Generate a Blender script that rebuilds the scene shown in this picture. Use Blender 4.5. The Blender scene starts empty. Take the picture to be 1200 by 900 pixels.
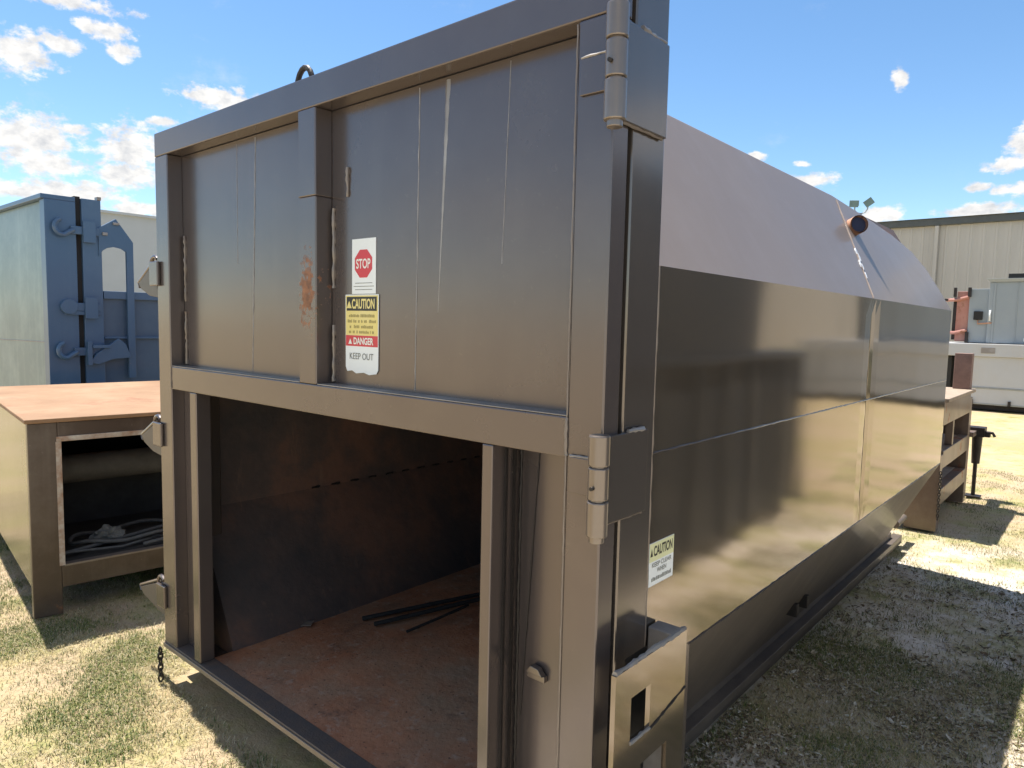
import bpy, bmesh, math, random
import numpy as np
from mathutils import Vector, Matrix, noise as mnoise
random.seed(7); rng = np.random.default_rng(7)
R = math.radians
S = bpy.context.scene
COL = S.collection

# ------------------------------------------------------------------ helpers
SPLIT = {'weld_bead', 'rail_bracket', 'corner_plate', 'panel_seam', 'beam_ledge', 'guide_groove', 'handle_bolt', 'skid', 'side_bead', 'lug', 'tag_plate', 'clamp', 'clamp_rod', 'paint_drip', 'handle_rail', 'bracket'}
class MB:
    """collects solids and builds ONE mesh object"""
    def __init__(self): self.bm = bmesh.new(); self.mi = 0
    def _fin(self, faces):
        for f in faces: f.material_index = self.mi
    def box(self, x0, x1, y0, y1, z0, z1, mat=None):
        v = [self.bm.verts.new((x, y, z)) for z in (z0, z1) for (x, y) in ((x0, y0), (x1, y0), (x1, y1), (x0, y1))]
        if mat is not None:
            for w in v: w.co = mat @ w.co
        fs = [(3, 2, 1, 0), (4, 5, 6, 7), (0, 1, 5, 4), (1, 2, 6, 5), (2, 3, 7, 6), (3, 0, 4, 7)]
        self._fin([self.bm.faces.new([v[i] for i in f]) for f in fs]); return self
    def prism(self, pts, vec):
        """closed polygon pts (3-D) pushed along vec"""
        vec = Vector(vec); a = [self.bm.verts.new(p) for p in pts]; b = [self.bm.verts.new(Vector(p) + vec) for p in pts]
        n = len(a)
        fs = [self.bm.faces.new(a), self.bm.faces.new(b[::-1])]
        for i in range(n): fs.append(self.bm.faces.new([a[i], b[i], b[(i + 1) % n], a[(i + 1) % n]]))
        self._fin(fs); return self
    def poly(self, pts): self._fin([self.bm.faces.new([self.bm.verts.new(p) for p in pts])]); return self
    def tube(self, pts, r, n=8, caps=True, closed=False):
        pts = [Vector(p) for p in pts]; N = len(pts); rings = []
        rr = r if isinstance(r, (list, tuple)) else [r] * N
        up = Vector((0, 0, 1)); prev = None
        for i, p in enumerate(pts):
            if closed: t = pts[(i + 1) % N] - pts[i - 1]
            else: t = (pts[min(i + 1, N - 1)] - pts[max(i - 1, 0)])
            t.normalize()
            if prev is None:
                a = up if abs(t.z) < .9 else Vector((1, 0, 0)); u = a.cross(t).normalized()
            else:
                u = prev - t * prev.dot(t)
                if u.length < 1e-6: u = Vector((1, 0, 0)).cross(t)
                u.normalize()
            prev = u; w = t.cross(u)
            rings.append([self.bm.verts.new(p + rr[i] * (math.cos(k * 2 * math.pi / n) * u + math.sin(k * 2 * math.pi / n) * w)) for k in range(n)])
        fs = []
        for i in range(N if closed else N - 1):
            A, B = rings[i], rings[(i + 1) % N]
            for k in range(n): fs.append(self.bm.faces.new([A[k], A[(k + 1) % n], B[(k + 1) % n], B[k]]))
        for f in fs: f.smooth = True
        if caps and not closed:
            fs.append(self.bm.faces.new(rings[0][::-1])); fs.append(self.bm.faces.new(rings[-1]))
        self._fin(fs); return self
    def cyl(self, p0, p1, r, n=20): return self.tube([p0, p1], r, n)
    def bead(self, p0, p1, r, seed=0, step=.012):
        """uneven weld bead"""
        p0, p1 = Vector(p0), Vector(p1); L = (p1 - p0).length; N = max(3, int(L / step)); rd = random.Random(seed)
        return self.tube([p0.lerp(p1, i / N) + Vector((rd.uniform(-1, 1), rd.uniform(-1, 1), rd.uniform(-1, 1))) * r * .25 for i in range(N + 1)],
                         [r * rd.uniform(.65, 1.25) for _ in range(N + 1)], 6)
    def build(self, name, mats, parent=None, base=None, bevel=0., loc=(0, 0, 0), rotz=0., recalc=True, jitter=0):
        if name in SPLIT:
            todo = set(self.bm.verts); isl = []
            while todo:
                st = [todo.pop()]; got = set(st)
                while st:
                    for e in st.pop().link_edges:
                        for w in e.verts:
                            if w not in got: got.add(w); todo.discard(w); st.append(w)
                isl.append(sorted(w.index for w in got) if False else got)
            if len(isl) > 1:
                last = None
                for got in isl:
                    m = MB(); mp_ = {w: m.bm.verts.new(w.co) for w in got}
                    for f in self.bm.faces:
                        if f.verts[0] in got:
                            nf = m.bm.faces.new([mp_[w] for w in f.verts]); nf.material_index = f.material_index; nf.smooth = f.smooth
                    last = m.build(name, mats, parent, base, bevel, loc, rotz, recalc)
                self.bm.free(); return last
        if recalc: bmesh.ops.recalc_face_normals(self.bm, faces=self.bm.faces)
        if base is not None: bmesh.ops.translate(self.bm, verts=self.bm.verts, vec=-Vector(base))
        for e in self.bm.edges:
            if len(e.link_faces) == 2 and e.calc_face_angle(0) > R(38): e.smooth = False
        me = bpy.data.meshes.new(name); self.bm.to_mesh(me); self.bm.free()
        for m in (mats if isinstance(mats, (list, tuple)) else [mats]): me.materials.append(m)
        o = bpy.data.objects.new(name, me); COL.objects.link(o)
        if parent is not None: o.parent = parent
        o.location = loc; o.rotation_euler.z = rotz
        if bevel:
            b = o.modifiers.new('bevel', 'BEVEL'); b.width = bevel; b.segments = 2; b.limit_method = 'ANGLE'; b.angle_limit = R(40); b.harden_normals = False
        return o

def tag(o, label=None, cat=None, group=None, kind=None):
    if label: o['label'] = label
    if cat: o['category'] = cat
    if group: o['group'] = group
    if kind: o['kind'] = kind
    return o
def thing(name, base, label, cat, group=None, rotz=0):
    o = bpy.data.objects.new(name, None); COL.objects.link(o); o.location = base; o.rotation_euler.z = rotz
    o.empty_display_size = .2
    return tag(o, label, cat, group)
def raw_mesh(name, verts, faces, mat, smooth=False):
    me = bpy.data.meshes.new(name); me.from_pydata(verts, [], faces); me.materials.append(mat); me.update()
    if smooth: me.polygons.foreach_set('use_smooth', [True] * len(me.polygons))
    o = bpy.data.objects.new(name, me); COL.objects.link(o); return o

def lettering(name, rows, mat, parent, base, origin, ux, uz, lift):
    """rows = (text, u, v, height, width): flat letters on the plane spanned by ux, uz; built from the default font"""
    allv, allf = [], []
    nrm = Vector(ux).cross(Vector(uz)); ux = Vector(ux); uz = Vector(uz)
    for text, u, v, h, w, bold in rows:
        c = bpy.data.curves.new('t', 'FONT'); c.body = text; c.size = 1; c.offset = bold
        o = bpy.data.objects.new('t', c); COL.objects.link(o)
        bpy.context.view_layer.update()
        me = bpy.data.meshes.new_from_object(o.evaluated_get(bpy.context.evaluated_depsgraph_get()))
        bpy.data.objects.remove(o); bpy.data.curves.remove(c)
        if not me.vertices: continue
        xs = [p.co.x for p in me.vertices]; ys = [p.co.y for p in me.vertices]
        sx = w / (max(xs) - min(xs)); sy = h / (max(ys) - min(ys)); off = len(allv)
        for p in me.vertices:
            q = Vector(origin) + ux * (u - w / 2 + (p.co.x - min(xs)) * sx) + uz * (v + (p.co.y - min(ys)) * sy) + nrm * lift
            allv.append(q - Vector(base))
        for f in me.polygons: allf.append([off + i for i in f.vertices])
        bpy.data.meshes.remove(me)
    o = raw_mesh(name, allv, allf, mat); o.parent = parent; return o

# ------------------------------------------------------------------ materials
class NT:
    def __init__(self, name):
        self.m = bpy.data.materials.new(name); self.m.use_nodes = True; self.t = self.m.node_tree; self.t.nodes.clear()
        self.out = self.n('ShaderNodeOutputMaterial'); self.b = self.n('ShaderNodeBsdfPrincipled')
        self.l(self.b.outputs[0], self.out.inputs[0]); self.tc = self.n('ShaderNodeTexCoord')
    def n(self, t, **k):
        x = self.t.nodes.new(t)
        for a, v in k.items(): setattr(x, a, v)
        return x
    def l(self, a, b): self.t.links.new(a, b)
    def set(self, i, v):
        if hasattr(v, 'is_output'): self.l(v, self.b.inputs[i])
        else: self.b.inputs[i].default_value = v
    def coords(self, scale=(1, 1, 1), src='Object', loc=(0, 0, 0)):
        m = self.n('ShaderNodeMapping'); m.inputs['Scale'].default_value = scale; m.inputs['Location'].default_value = loc
        self.l(self.tc.outputs[src], m.inputs[0]); return m.outputs[0]
    def noise(self, sc, detail=4, rough=.55, scale=(1, 1, 1), src='Object', dist=0, loc=(0, 0, 0)):
        x = self.n('ShaderNodeTexNoise'); x.inputs['Scale'].default_value = sc; x.inputs['Detail'].default_value = detail
        x.inputs['Roughness'].default_value = rough; x.inputs['Distortion'].default_value = dist
        self.l(self.coords(scale, src, loc), x.inputs['Vector']); return x.outputs['Fac']
    def voronoi(self, sc, scale=(1, 1, 1), out='Distance', feat='F1'):
        x = self.n('ShaderNodeTexVoronoi', feature=feat); x.inputs['Scale'].default_value = sc
        self.l(self.coords(scale), x.inputs['Vector']); return x.outputs[out]
    def ramp(self, f, stops, interp='LINEAR'):
        r = self.n('ShaderNodeValToRGB'); r.color_ramp.interpolation = interp; e = r.color_ramp.elements
        while len(e) < len(stops): e.new(.5)
        for s, (p, c) in zip(e, stops):
            s.position = p; s.color = (*c, 1) if isinstance(c, (tuple, list)) else (c, c, c, 1)
        self.l(f, r.inputs[0]); return r.outputs[0]
    def mix(self, f, a, b, mode='MIX'):
        x = self.n('ShaderNodeMix', data_type='RGBA', blend_type=mode)
        for i, v in ((0, f), (6, a), (7, b)):
            if hasattr(v, 'is_output'): self.l(v, x.inputs[i])
            elif i: x.inputs[i].default_value = (*v, 1)
            else: x.inputs[i].default_value = v
        return x.outputs[2]
    def math(self, op, a, b=None, c=None, clamp=False):
        x = self.n('ShaderNodeMath', operation=op, use_clamp=clamp)
        for i, v in enumerate((a, b, c)):
            if v is None: continue
            if hasattr(v, 'is_output'): self.l(v, x.inputs[i])
            else: x.inputs[i].default_value = v
        return x.outputs[0]
    def bump(self, h, dist, strength=1., prev=None):
        x = self.n('ShaderNodeBump'); x.inputs['Distance'].default_value = dist; x.inputs['Strength'].default_value = strength
        self.l(h, x.inputs['Height'])
        if prev is not None: self.l(prev, x.inputs['Normal'])
        self.l(x.outputs[0], self.b.inputs['Normal']); return x.outputs[0]

def paint(name, col, col2, metal=.45, rough=(.22, .38), wave=.012, dust=(.42, .36, .30), dustamt=.25, rust=.0, rustspot=None, wscale=.9):
    t = NT(name)
    c = t.mix(t.noise(2.2, 5, .6), col, col2)
    st = t.ramp(t.noise(9, 3, .6, (1, 1, .06)), [(.55, 0.), (.8, 1.)])            # faint run-off streaks
    c = t.mix(t.math('MULTIPLY', st, dustamt * .5), c, dust)
    du = t.ramp(t.noise(1.7, 8, .7, loc=(3, 1, 2)), [(.45, 0.), (.75, 1.)])
    c = t.mix(t.math('MULTIPLY', du, dustamt), c, dust)
    sp = t.ramp(t.noise(55, 2, .5), [(.70, 0.), (.74, 1.)])                        # tiny chips of dirt
    c = t.mix(t.math('MULTIPLY', sp, .16), c, (.30, .25, .2))
    mt = metal
    rr = t.n('ShaderNodeMapRange'); rr.inputs['To Min'].default_value = rough[0]; rr.inputs['To Max'].default_value = rough[1]
    t.l(t.noise(1.3, 6, .65, loc=(5, 0, 0)), rr.inputs[0]); ro = rr.outputs[0]
    if rust or rustspot:
        if rustspot:
            (px, py, pz), (sx, sy, sz) = rustspot
            g = t.n('ShaderNodeVectorMath', operation='LENGTH')
            t.l(t.coords((1 / sx, 1 / sy, 1 / sz), loc=(-px / sx, -py / sy, -pz / sz)), g.inputs[0])
            k = t.math('ADD', t.math('SUBTRACT', 1., g.outputs['Value']), t.math('MULTIPLY', t.math('SUBTRACT', t.noise(38, 6, .7), .5), 2.6))
            mask = t.math('MULTIPLY', t.ramp(k, [(.35, 0.), (.55, 1.)]), 1.)
        else:
            mask = t.ramp(t.noise(3.4, 8, .72, loc=(1, 7, 0)), [(.62 - rust * .2, 0.), (.70 - rust * .2, 1.)])
        rc = t.ramp(t.noise(30, 6, .7), [(.3, (.09, .035, .018)), (.6, (.30, .12, .05)), (.8, (.45, .23, .11))])
        c = t.mix(mask, c, rc)
        mt = t.math('MULTIPLY', t.math('SUBTRACT', 1., mask), metal)
        ro = t.math('MAXIMUM', ro, t.math('MULTIPLY', mask, .85))
    t.set('Base Color', c); t.set('Metallic', mt); t.set('Roughness', ro)
    t.set('Coat Weight', .25); t.set('Coat Roughness', .12)
    b = t.bump(t.noise(wscale, 2, .45, (1, 1, .8)), wave)
    t.bump(t.noise(160, 2, .5), .00008, .5, b)
    return t.m

def plain(name, col, rough=.7, metal=0., var=.25, sc=6, bump=.002, col2=None):
    t = NT(name); d = col2 or tuple(x * (1 - var) for x in col)
    c = t.mix(t.ramp(t.noise(sc, 7, .65), [(.3, 0.), (.7, 1.)]), col, d)
    t.set('Base Color', c); t.set('Roughness', rough); t.set('Metallic', metal)
    if bump: t.bump(t.noise(sc * 8, 4, .6), bump)
    return t.m

M = {}
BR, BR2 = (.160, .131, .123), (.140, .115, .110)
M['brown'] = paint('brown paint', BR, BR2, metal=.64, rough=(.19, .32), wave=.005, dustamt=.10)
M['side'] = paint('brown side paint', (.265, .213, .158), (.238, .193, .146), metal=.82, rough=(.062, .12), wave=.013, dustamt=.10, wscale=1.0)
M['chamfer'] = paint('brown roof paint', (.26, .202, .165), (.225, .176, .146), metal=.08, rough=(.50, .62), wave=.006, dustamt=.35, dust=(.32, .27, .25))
M['post_rust'] = paint('brown paint with rust scrape', BR, BR2, metal=.64, rough=(.19, .32), wave=.005, dustamt=.10, rustspot=((-.012, -2.073, 1.69), (.06, .2, .17)))
M['flange'] = paint('brown flange paint', (.185, .155, .135), (.165, .138, .12), metal=.70, rough=(.14, .24), wave=.005, dustamt=.12)
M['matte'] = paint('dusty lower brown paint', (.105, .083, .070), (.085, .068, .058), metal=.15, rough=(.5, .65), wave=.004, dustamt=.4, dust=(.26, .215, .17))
M['weld'] = paint('painted weld', (.26, .22, .19), (.16, .12, .10), metal=.35, rough=(.3, .45), wave=.002, dustamt=.4)
M['barrel'] = paint('worn barrel paint', (.25, .205, .175), (.18, .145, .12), metal=.62, rough=(.2, .36), wave=.001, dustamt=.35)
M['ledge'] = paint('dusty skylit ledge paint', (.30, .28, .27), (.18, .15, .13), metal=.35, rough=(.3, .5), wave=.002, dustamt=.8, dust=(.5, .48, .46))  # dust on ledges; also carries sky light on the crease and pocket rim
M['seam'] = plain('highlit seam', (.40, .38, .37), .5, .2, .4, 20)  # pale diffuse grey stands in for a highlight along the seams
M['seal'] = plain('black rubber seal', (.018, .017, .017), .75)
M['sill'] = plain('scuffed sill steel', (.10, .092, .088), .55, .3, .5, 14, col2=(.17, .12, .09))

t = NT('rusted floor')
c = t.ramp(t.noise(2.4, 9, .68), [(.28, (.19, .08, .042)), (.45, (.38, .155, .075)), (.6, (.45, .215, .115)), (.75, (.46, .30, .20))])
c = t.mix(t.ramp(t.noise(1.3, 7, .7, loc=(3, 3, 0)), [(.42, 0.), (.62, .85)]), c, (.28, .205, .135))
c = t.mix(t.ramp(t.noise(4.5, 8, .75, loc=(1, 3, 0)), [(.56, 0.), (.70, .8)]), c, (.12, .07, .05))
c = t.mix(t.ramp(t.noise(22, 6, .7), [(.55, 0.), (.72, .7)]), c, (.46, .36, .28))
c = t.mix(t.ramp(t.noise(60, 3, .6), [(.62, 0.), (.7, .8)]), c, (.07, .035, .025))
t.set('Base Color', c); t.set('Roughness', .8); t.bump(t.noise(26, 8, .7), .006); M['rustfloor'] = t.m
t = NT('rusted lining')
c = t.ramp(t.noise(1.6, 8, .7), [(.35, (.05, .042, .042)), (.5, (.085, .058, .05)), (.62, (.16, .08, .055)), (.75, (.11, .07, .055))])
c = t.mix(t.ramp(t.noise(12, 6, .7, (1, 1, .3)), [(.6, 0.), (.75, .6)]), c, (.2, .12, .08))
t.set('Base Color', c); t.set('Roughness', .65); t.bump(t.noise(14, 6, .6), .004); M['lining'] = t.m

M['rust'] = plain('rusty steel', (.20, .09, .05), .8, .1, .5, 18, col2=(.09, .045, .03))
M['dark_steel'] = plain('dark steel', (.045, .038, .036), .5, .5, .4, 12)
M['white_st'] = plain('white vinyl', (.80, .82, .82), .4, 0, .06, 9, 0)
M['yellow_st'] = plain('yellow vinyl', (.74, .60, .16), .4, 0, .10, 9, 0, col2=(.78, .66, .30))
M['pale_yellow_st'] = plain('pale yellow vinyl', (.72, .71, .42), .4, 0, .10, 9, 0)
M['red_st'] = plain('red vinyl', (.62, .045, .06), .4, 0, .12, 9, 0)
M['black_st'] = plain('black vinyl', (.02, .019, .018), .4, 0, .1, 9, 0)
M['ink'] = plain('grey ink', (.22, .22, .20), .5, 0, .2, 20, 0)
M['white_ink'] = plain('white ink', (.82, .80, .74), .45, 0, .05, 9, 0)
M['coppery'] = plain('coppery primer', (.55, .30, .20), .6, .1, .3, 30)
M['pipe_in'] = plain('dark blue pipe bore', (.025, .03, .07), .6)
M['chips'] = plain('white paint drip', (.75, .79, .85), .35, 0, .3, 40)

# ------------------------------------------------------------------ the compactor container
CB = (-1.968, 3.36, 0.)
comp = thing('compactor_container', CB, 'large dark brown steel waste compactor container, octagonal body, rusty open feed mouth facing the viewer', 'container')
def part(mb, name, mat, parent=None, bevel=.003, label=None, **k):
    o = mb.build(name, mat, parent or comp, base=CB, bevel=bevel, **k)
    if label: o['label'] = label
    return o
XL, XR, Y0 = -3.096, -.840, 1.287
YD = Y0 + .065                       # back of the door frame
# --- door frame
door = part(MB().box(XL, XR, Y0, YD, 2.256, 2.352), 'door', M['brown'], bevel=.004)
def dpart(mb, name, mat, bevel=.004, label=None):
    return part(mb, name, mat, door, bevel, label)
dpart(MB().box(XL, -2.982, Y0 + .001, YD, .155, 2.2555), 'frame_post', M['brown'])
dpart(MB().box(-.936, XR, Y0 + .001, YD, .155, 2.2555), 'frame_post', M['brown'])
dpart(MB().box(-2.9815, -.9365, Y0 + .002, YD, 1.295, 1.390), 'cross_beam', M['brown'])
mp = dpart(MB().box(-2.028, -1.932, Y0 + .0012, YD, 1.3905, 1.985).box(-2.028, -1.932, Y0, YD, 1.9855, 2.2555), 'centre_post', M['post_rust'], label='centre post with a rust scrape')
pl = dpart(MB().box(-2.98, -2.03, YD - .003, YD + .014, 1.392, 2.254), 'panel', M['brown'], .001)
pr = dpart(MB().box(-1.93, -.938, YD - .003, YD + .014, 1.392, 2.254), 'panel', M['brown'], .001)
# dusty top of the beam and creases, seams on the panels
dpart(MB().box(-2.98, -2.03, Y0 + .004, YD - .004, 1.3904, 1.3935).box(-1.93, -.938, Y0 + .004, YD - .004, 1.3904, 1.3935), 'beam_ledge', M['ledge'], .0008)
b = MB().bead((-2.43, YD - .003, 1.40), (-2.396, YD - .003, 2.245), .0022, 3, .03); b.bead((-2.532, YD - .003, 1.8), (-2.53, YD - .003, 2.24), .0011, 4, .03)
part(b, 'panel_seam', M['seam'], pl, 0)
b = MB().bead((-1.526, YD - .003, 1.40), (-1.517, YD - .003, 2.245), .0018, 5, .03)
b.bead((-1.2, YD - .003, 1.75), (-1.183, YD - .003, 2.245), .0012, 6, .03)
part(b, 'panel_seam', M['seam'], pr, 0)
b = MB(); rd = random.Random(8); prev = None
for k in range(25):                                   # bent crease; pale taper stands in for a sky highlight fading downwards
    f = k / 24; z = 2.245 - f * .62; x = -1.404 - .030 * f; w = (.0085 * (1 - f) ** 1.3 + .0006) * rd.uniform(.8, 1.15); d = .0030 * (1 - f) + .0004
    row = [b.bm.verts.new((x - w, YD - .0031, z)), b.bm.verts.new((x - w * .1, YD - .0031 - d, z)), b.bm.verts.new((x + w, YD - .0031, z))]
    if prev: b.bm.faces.new([prev[0], prev[1], row[1], row[0]]); b.bm.faces.new([prev[1], prev[2], row[2], row[1]])
    prev = row
part(b, 'panel_crease', M['ledge'], pr, 0)
b = MB()
for i, (x, z0, z1) in enumerate(((-2.96, 1.40, 1.62), (-2.96, 1.66, 1.93), (-1.917, 1.40, 1.58), (-1.917, 1.70, 1.95), (-1.845, 1.98, 2.07))): b.bead((x, YD - .006, z0), (x, YD - .006, z1), .006, 10 + i)
part(b, 'weld_bead', M['weld'], door, 0)
b = MB().bead((-.937, Y0, .16), (-.937, Y0, 2.25), .0022, 21, .02).bead((-2.981, Y0, 1.30), (-2.981, Y0, 1.388), .002, 22).bead((-.937, Y0, 1.30), (-.937, Y0, 1.388), .005, 23)
part(b, 'weld_bead', M['weld'], door, 0)
# lower part: guide bars, side plates, sill
dpart(MB().box(-2.822, -2.768, Y0 + .003, YD, .171, 1.2945), 'guide_bar', M['brown'])
dpart(MB().box(-1.203, -1.165, Y0 + .003, 1.41, .171, 1.2945), 'guide_bar', M['brown'])
dpart(MB().box(-2.98, -2.823, YD - .012, YD, .171, 1.2945), 'side_plate', M['brown'], .001)
sp = dpart(MB().box(-1.164, -.938, 1.40, 1.414, .171, 1.2945).box(-.9378, -.9282, 1.353, 1.3995, .171, 1.2945), 'side_plate', M['brown'], .001)
b = MB()
for i, (x, y) in enumerate(((-1.158, 1.334), (-1.158, 1.368))): b.box(-1.1648, -1.158, y, y + .008, .175, 1.29)
b.bead((-1.1605, 1.398, .2), (-1.1605, 1.398, 1.29), .004, 31).bead((-1.145, 1.397, .55), (-1.10, 1.398, 1.29), .0018, 32, .03)
part(b, 'guide_groove', M['dark_steel'], sp, 0)
b = MB().box(-1.118, -1.058, 1.386, 1.3995, .672, .690).prism([(-1.115, 1.396, .690), (-1.06, 1.396, .690), (-1.075, 1.396, .708), (-1.10, 1.396, .710)], (0, -.018, 0))
part(b, 'welded_lug', M['barrel'], sp, .002)
dpart(MB().box(XL, XR, Y0, YD + .005, .148, .1705), 'sill', M['sill'], .002)
dpart(MB().box(XL, XR, Y0 - .006, Y0 - .0005, .144, .163), 'sill_lip', M['weld'], .0015)
# --- seal and end frame of the body
part(MB().box(-3.075, -.862, YD + .0145, 1.3695, 2.255, 2.33).box(-3.075, -2.99, YD + .0005, 1.3695, .2, 2.2545).box(-.930, -.862, YD + .0005, 1.3695, .2, 2.2545), 'rubber_seal', M['seal'], bevel=0)
ef = MB().box(-.925, XR, 1.370, 1.512, .05, 2.372).box(-3.096, -3.011, 1.370, 1.512, .05, 2.372).box(-3.0105, -.9255, 1.370, 1.512, 2.256, 2.372).box(-3.0105, -.9255, 1.371, 1.512, .05, .147)
part(ef, 'end_frame', M['flange'], bevel=.004)
# --- body shell
xc = -1.968
def mir(x): return 2 * xc - x
XS = -.843
edge = [(-1.180, 1.512, 2.300), (-1.180, 3.90, 2.300), (-1.151, 4.486, 2.253), (-1.120, 4.958, 2.202), (-1.077, 5.29, 2.132), (-1.010, 5.44, 2.023), (-.93, 5.45, 1.892), (XS, 5.43, 1.745)]
def body_shell():
    m = MB(); y0, y1 = 1.512, 5.43
    for f in (lambda p: p, lambda p: (mir(p[0]), p[1], p[2])):
        ky = [(y0, 0), (3.36, 0), (3.44, .0025), (3.47, .005), (3.52, .002), (3.60, 0), (y1, 0)]      # the two sheets draw in at their joint
        for (ya_, da), (yb_, db) in zip(ky, ky[1:]): 
            for (za, ka), (zb_, kb) in zip(((.72, 0), (.80, 1), (1.67, 1)), ((.80, 1), (1.67, 1), (1.745, 0))):
                m.poly([f(p) for p in [(XS - da * ka, ya_, za), (XS - db * ka, yb_, za), (XS - db * kb, yb_, zb_), (XS - da * kb, ya_, zb_)]])
        m.mi = 1
        m.poly([f((XS, y_, 1.745)) for y_, d_ in ky] + [f(p) for p in edge[::-1][1:]])
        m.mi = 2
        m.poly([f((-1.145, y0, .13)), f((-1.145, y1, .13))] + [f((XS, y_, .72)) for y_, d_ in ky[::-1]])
    m.mi = 1
    for a, b in zip(edge[:-1], edge[1:]): m.poly([a, b, (mir(b[0]), b[1], b[2]), (mir(a[0]), a[1], a[2])])
    m.mi = 0
    m.poly([(XS, y1, 1.745), (XS, y1, .72), (-1.145, y1, .13), (mir(-1.145), y1, .13), (mir(XS), y1, .72), (mir(XS), y1, 1.745)])
    m.poly([(-1.145, y0, .13), (-1.145, y1, .13), (mir(-1.145), y1, .13), (mir(-1.145), y0, .13)])
    bmesh.ops.remove_doubles(m.bm, verts=m.bm.verts, dist=.0005)
    return m
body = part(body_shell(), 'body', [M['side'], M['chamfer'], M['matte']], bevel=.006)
b = MB()
b.bead((XS, 1.514, 1.290), (XS, 5.42, 1.284), .003, 41, .02)
part(b, 'weld_seam', M['brown'], body, 0)
b = MB().bead((XS - .005, 3.47, .79), (XS - .005, 3.47, 1.68), .0018, 42, .03)
part(b, 'weld_seam', M['side'], body, 0)
b = MB().bead((XS, 3.47, 1.747), (-1.165, 3.93, 2.28), .0025, 43, .03)
part(b, 'weld_seam', M['chamfer'], body, 0)
b = MB().bead((XS + .001, 1.513, .73), (XS + .001, 1.513, 1.745), .003, 44, .03)
part(b, 'weld_seam', M['weld'], body, 0)
b = MB().bead((XS, 1.76, .722), (XS, 5.42, .722), .003, 45, .03)
part(b, 'weld_seam', M['brown'], body, 0)
# corner box beside the pocket, base rail
part(MB().box(-1.15, XR - .002, 1.5125, 1.768, .03, .728), 'corner_box', M['brown'])
rl = MB().box(-1.19, -1.13, 1.769, 5.9, .0, .062).box(-1.165, -1.10, 1.769, 5.75, .0625, .100).box(-1.185, -1.145, 1.769, 5.62, .1005, .140)
rl.box(mir(-1.13), mir(-1.19), 1.769, 5.9, .0, .1)
part(rl, 'base_rail', M['matte'], bevel=.003)
b = MB()
for y in (3.22, 3.36): b.box(-1.075, -1.018, y, y + .028, .285, .345)
part(b, 'rail_bracket', M['dark_steel'], bevel=.003)
b = MB().cyl((-1.16, 5.8, .16), (-1.16, 6.06, .16), .028, 14)
part(b, 'pipe_end', M['weld'], bevel=0)
# interior
def lining():
    m = MB(); e = .022; y0, y1 = 1.513, 5.3
    prof = [(-1.16, .165), (XS - e, .735), (XS - e, 1.735), (-1.195, 2.278), (mir(-1.195), 2.278), (mir(XS) + e, 1.735), (mir(XS) + e, .735), (mir(-1.16), .165)]
    for (a, b) in zip(prof, prof[1:]): m.poly([(a[0], y0, a[1]), (a[0], y1, a[1]), (b[0], y1, b[1]), (b[0], y0, b[1])])
    m.poly([(p[0], y1, p[1]) for p in prof]); return m
part(lining(), 'interior_lining', M['lining'], bevel=0, recalc=False)
part(MB().box(-2.785, -1.155, YD + .006, 5.29, .150, .1685), 'floor', M['rustfloor'], bevel=0)
# toothed ledge on the inner left wall
for (sx, tz) in ((1, 0), (-1, 0)):
    f = (lambda x: x) if sx > 0 else mir
    part(MB().prism([(f(-3.0105), 1.44, .1475), (f(-2.77), 1.44, .1475), (f(-3.0105), 1.44, .62)], (0, .077, 0)), 'corner_plate', M['lining'], bevel=0)
    part(MB().prism([(f(-3.0105), 1.44, 2.2555), (f(-2.74), 1.44, 2.2555), (f(-3.0105), 1.44, 1.83)], (0, .077, 0)), 'corner_plate', M['lining'], bevel=0)
b = MB()
for k in range(13): b.bead((mir(XS) + .024, 2.02 + k * .12, .738), (mir(XS) + .024, 2.02 + k * .12 + .05, .738), .006, 80 + k)
tag(part(b, 'stitch_weld', M['dark_steel'], bevel=0), kind='stuff')
# --- hinges
def hinge(bx, by, z0, z1, zt, zb, ya, yb, small):
    h = part(MB().box(XR + .0005, XR + .0125, by, yb, zb, zt), 'hinge', M['flange'], bevel=.0025)
    r = .0235; H = (z1 - z0); g = .0035
    cuts = [z0, z0 + H * .36, z0 + H * .69, z1]
    for i in range(3):
        rr = r if i != 1 else r * .97
        k = MB().cyl((bx, by, cuts[i] + g / 2), (bx, by, cuts[i + 1] - g / 2), rr, 28)
        part(k, 'knuckle', M['barrel'], h, .003)
    part(MB().cyl((bx, by, z0 - .012), (bx, by, z1 - .004), r * .72, 20), 'hinge_pin', M['barrel'], h, .002)
    part(MB().tube([(bx + .002, by - r * .9, cuts[1] + .03), (bx + .002, by - r - .008, cuts[1] + .03)], .0045, 8), 'grease_nipple', M['dark_steel'], h, 0)
    part(MB().box(-.924, bx - .012, Y0 - .006, Y0 - .0005, small[0], small[1]), 'door_leaf', M['brown'], h, .002)
    part(MB().bead((-.922, Y0 - .004, small[1] + .002), (bx - .02, Y0 - .004, small[1] + .002), .003, 51), 'weld_bead', M['ledge'], h, 0)
    part(MB().bead((XR + .008, ya, zt + .002), (XR + .008, yb - .015, zt + .002), .006, 52), 'weld_bead', M['ledge'], h, 0)
    part(MB().bead((XR + .006, by + .03, zb - .001), (XR + .006, yb - .01, zb - .001), .004, 53), 'weld_bead', M['weld'], h, 0)
hinge(-.8165, 1.258, 2.018, 2.254, 2.243, 2.034, 1.38, 1.497, (2.094, 2.172))
hinge(-.828, 1.258, 1.140, 1.366, 1.357, 1.159, 1.38, 1.466, (1.219, 1.302))
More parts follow.
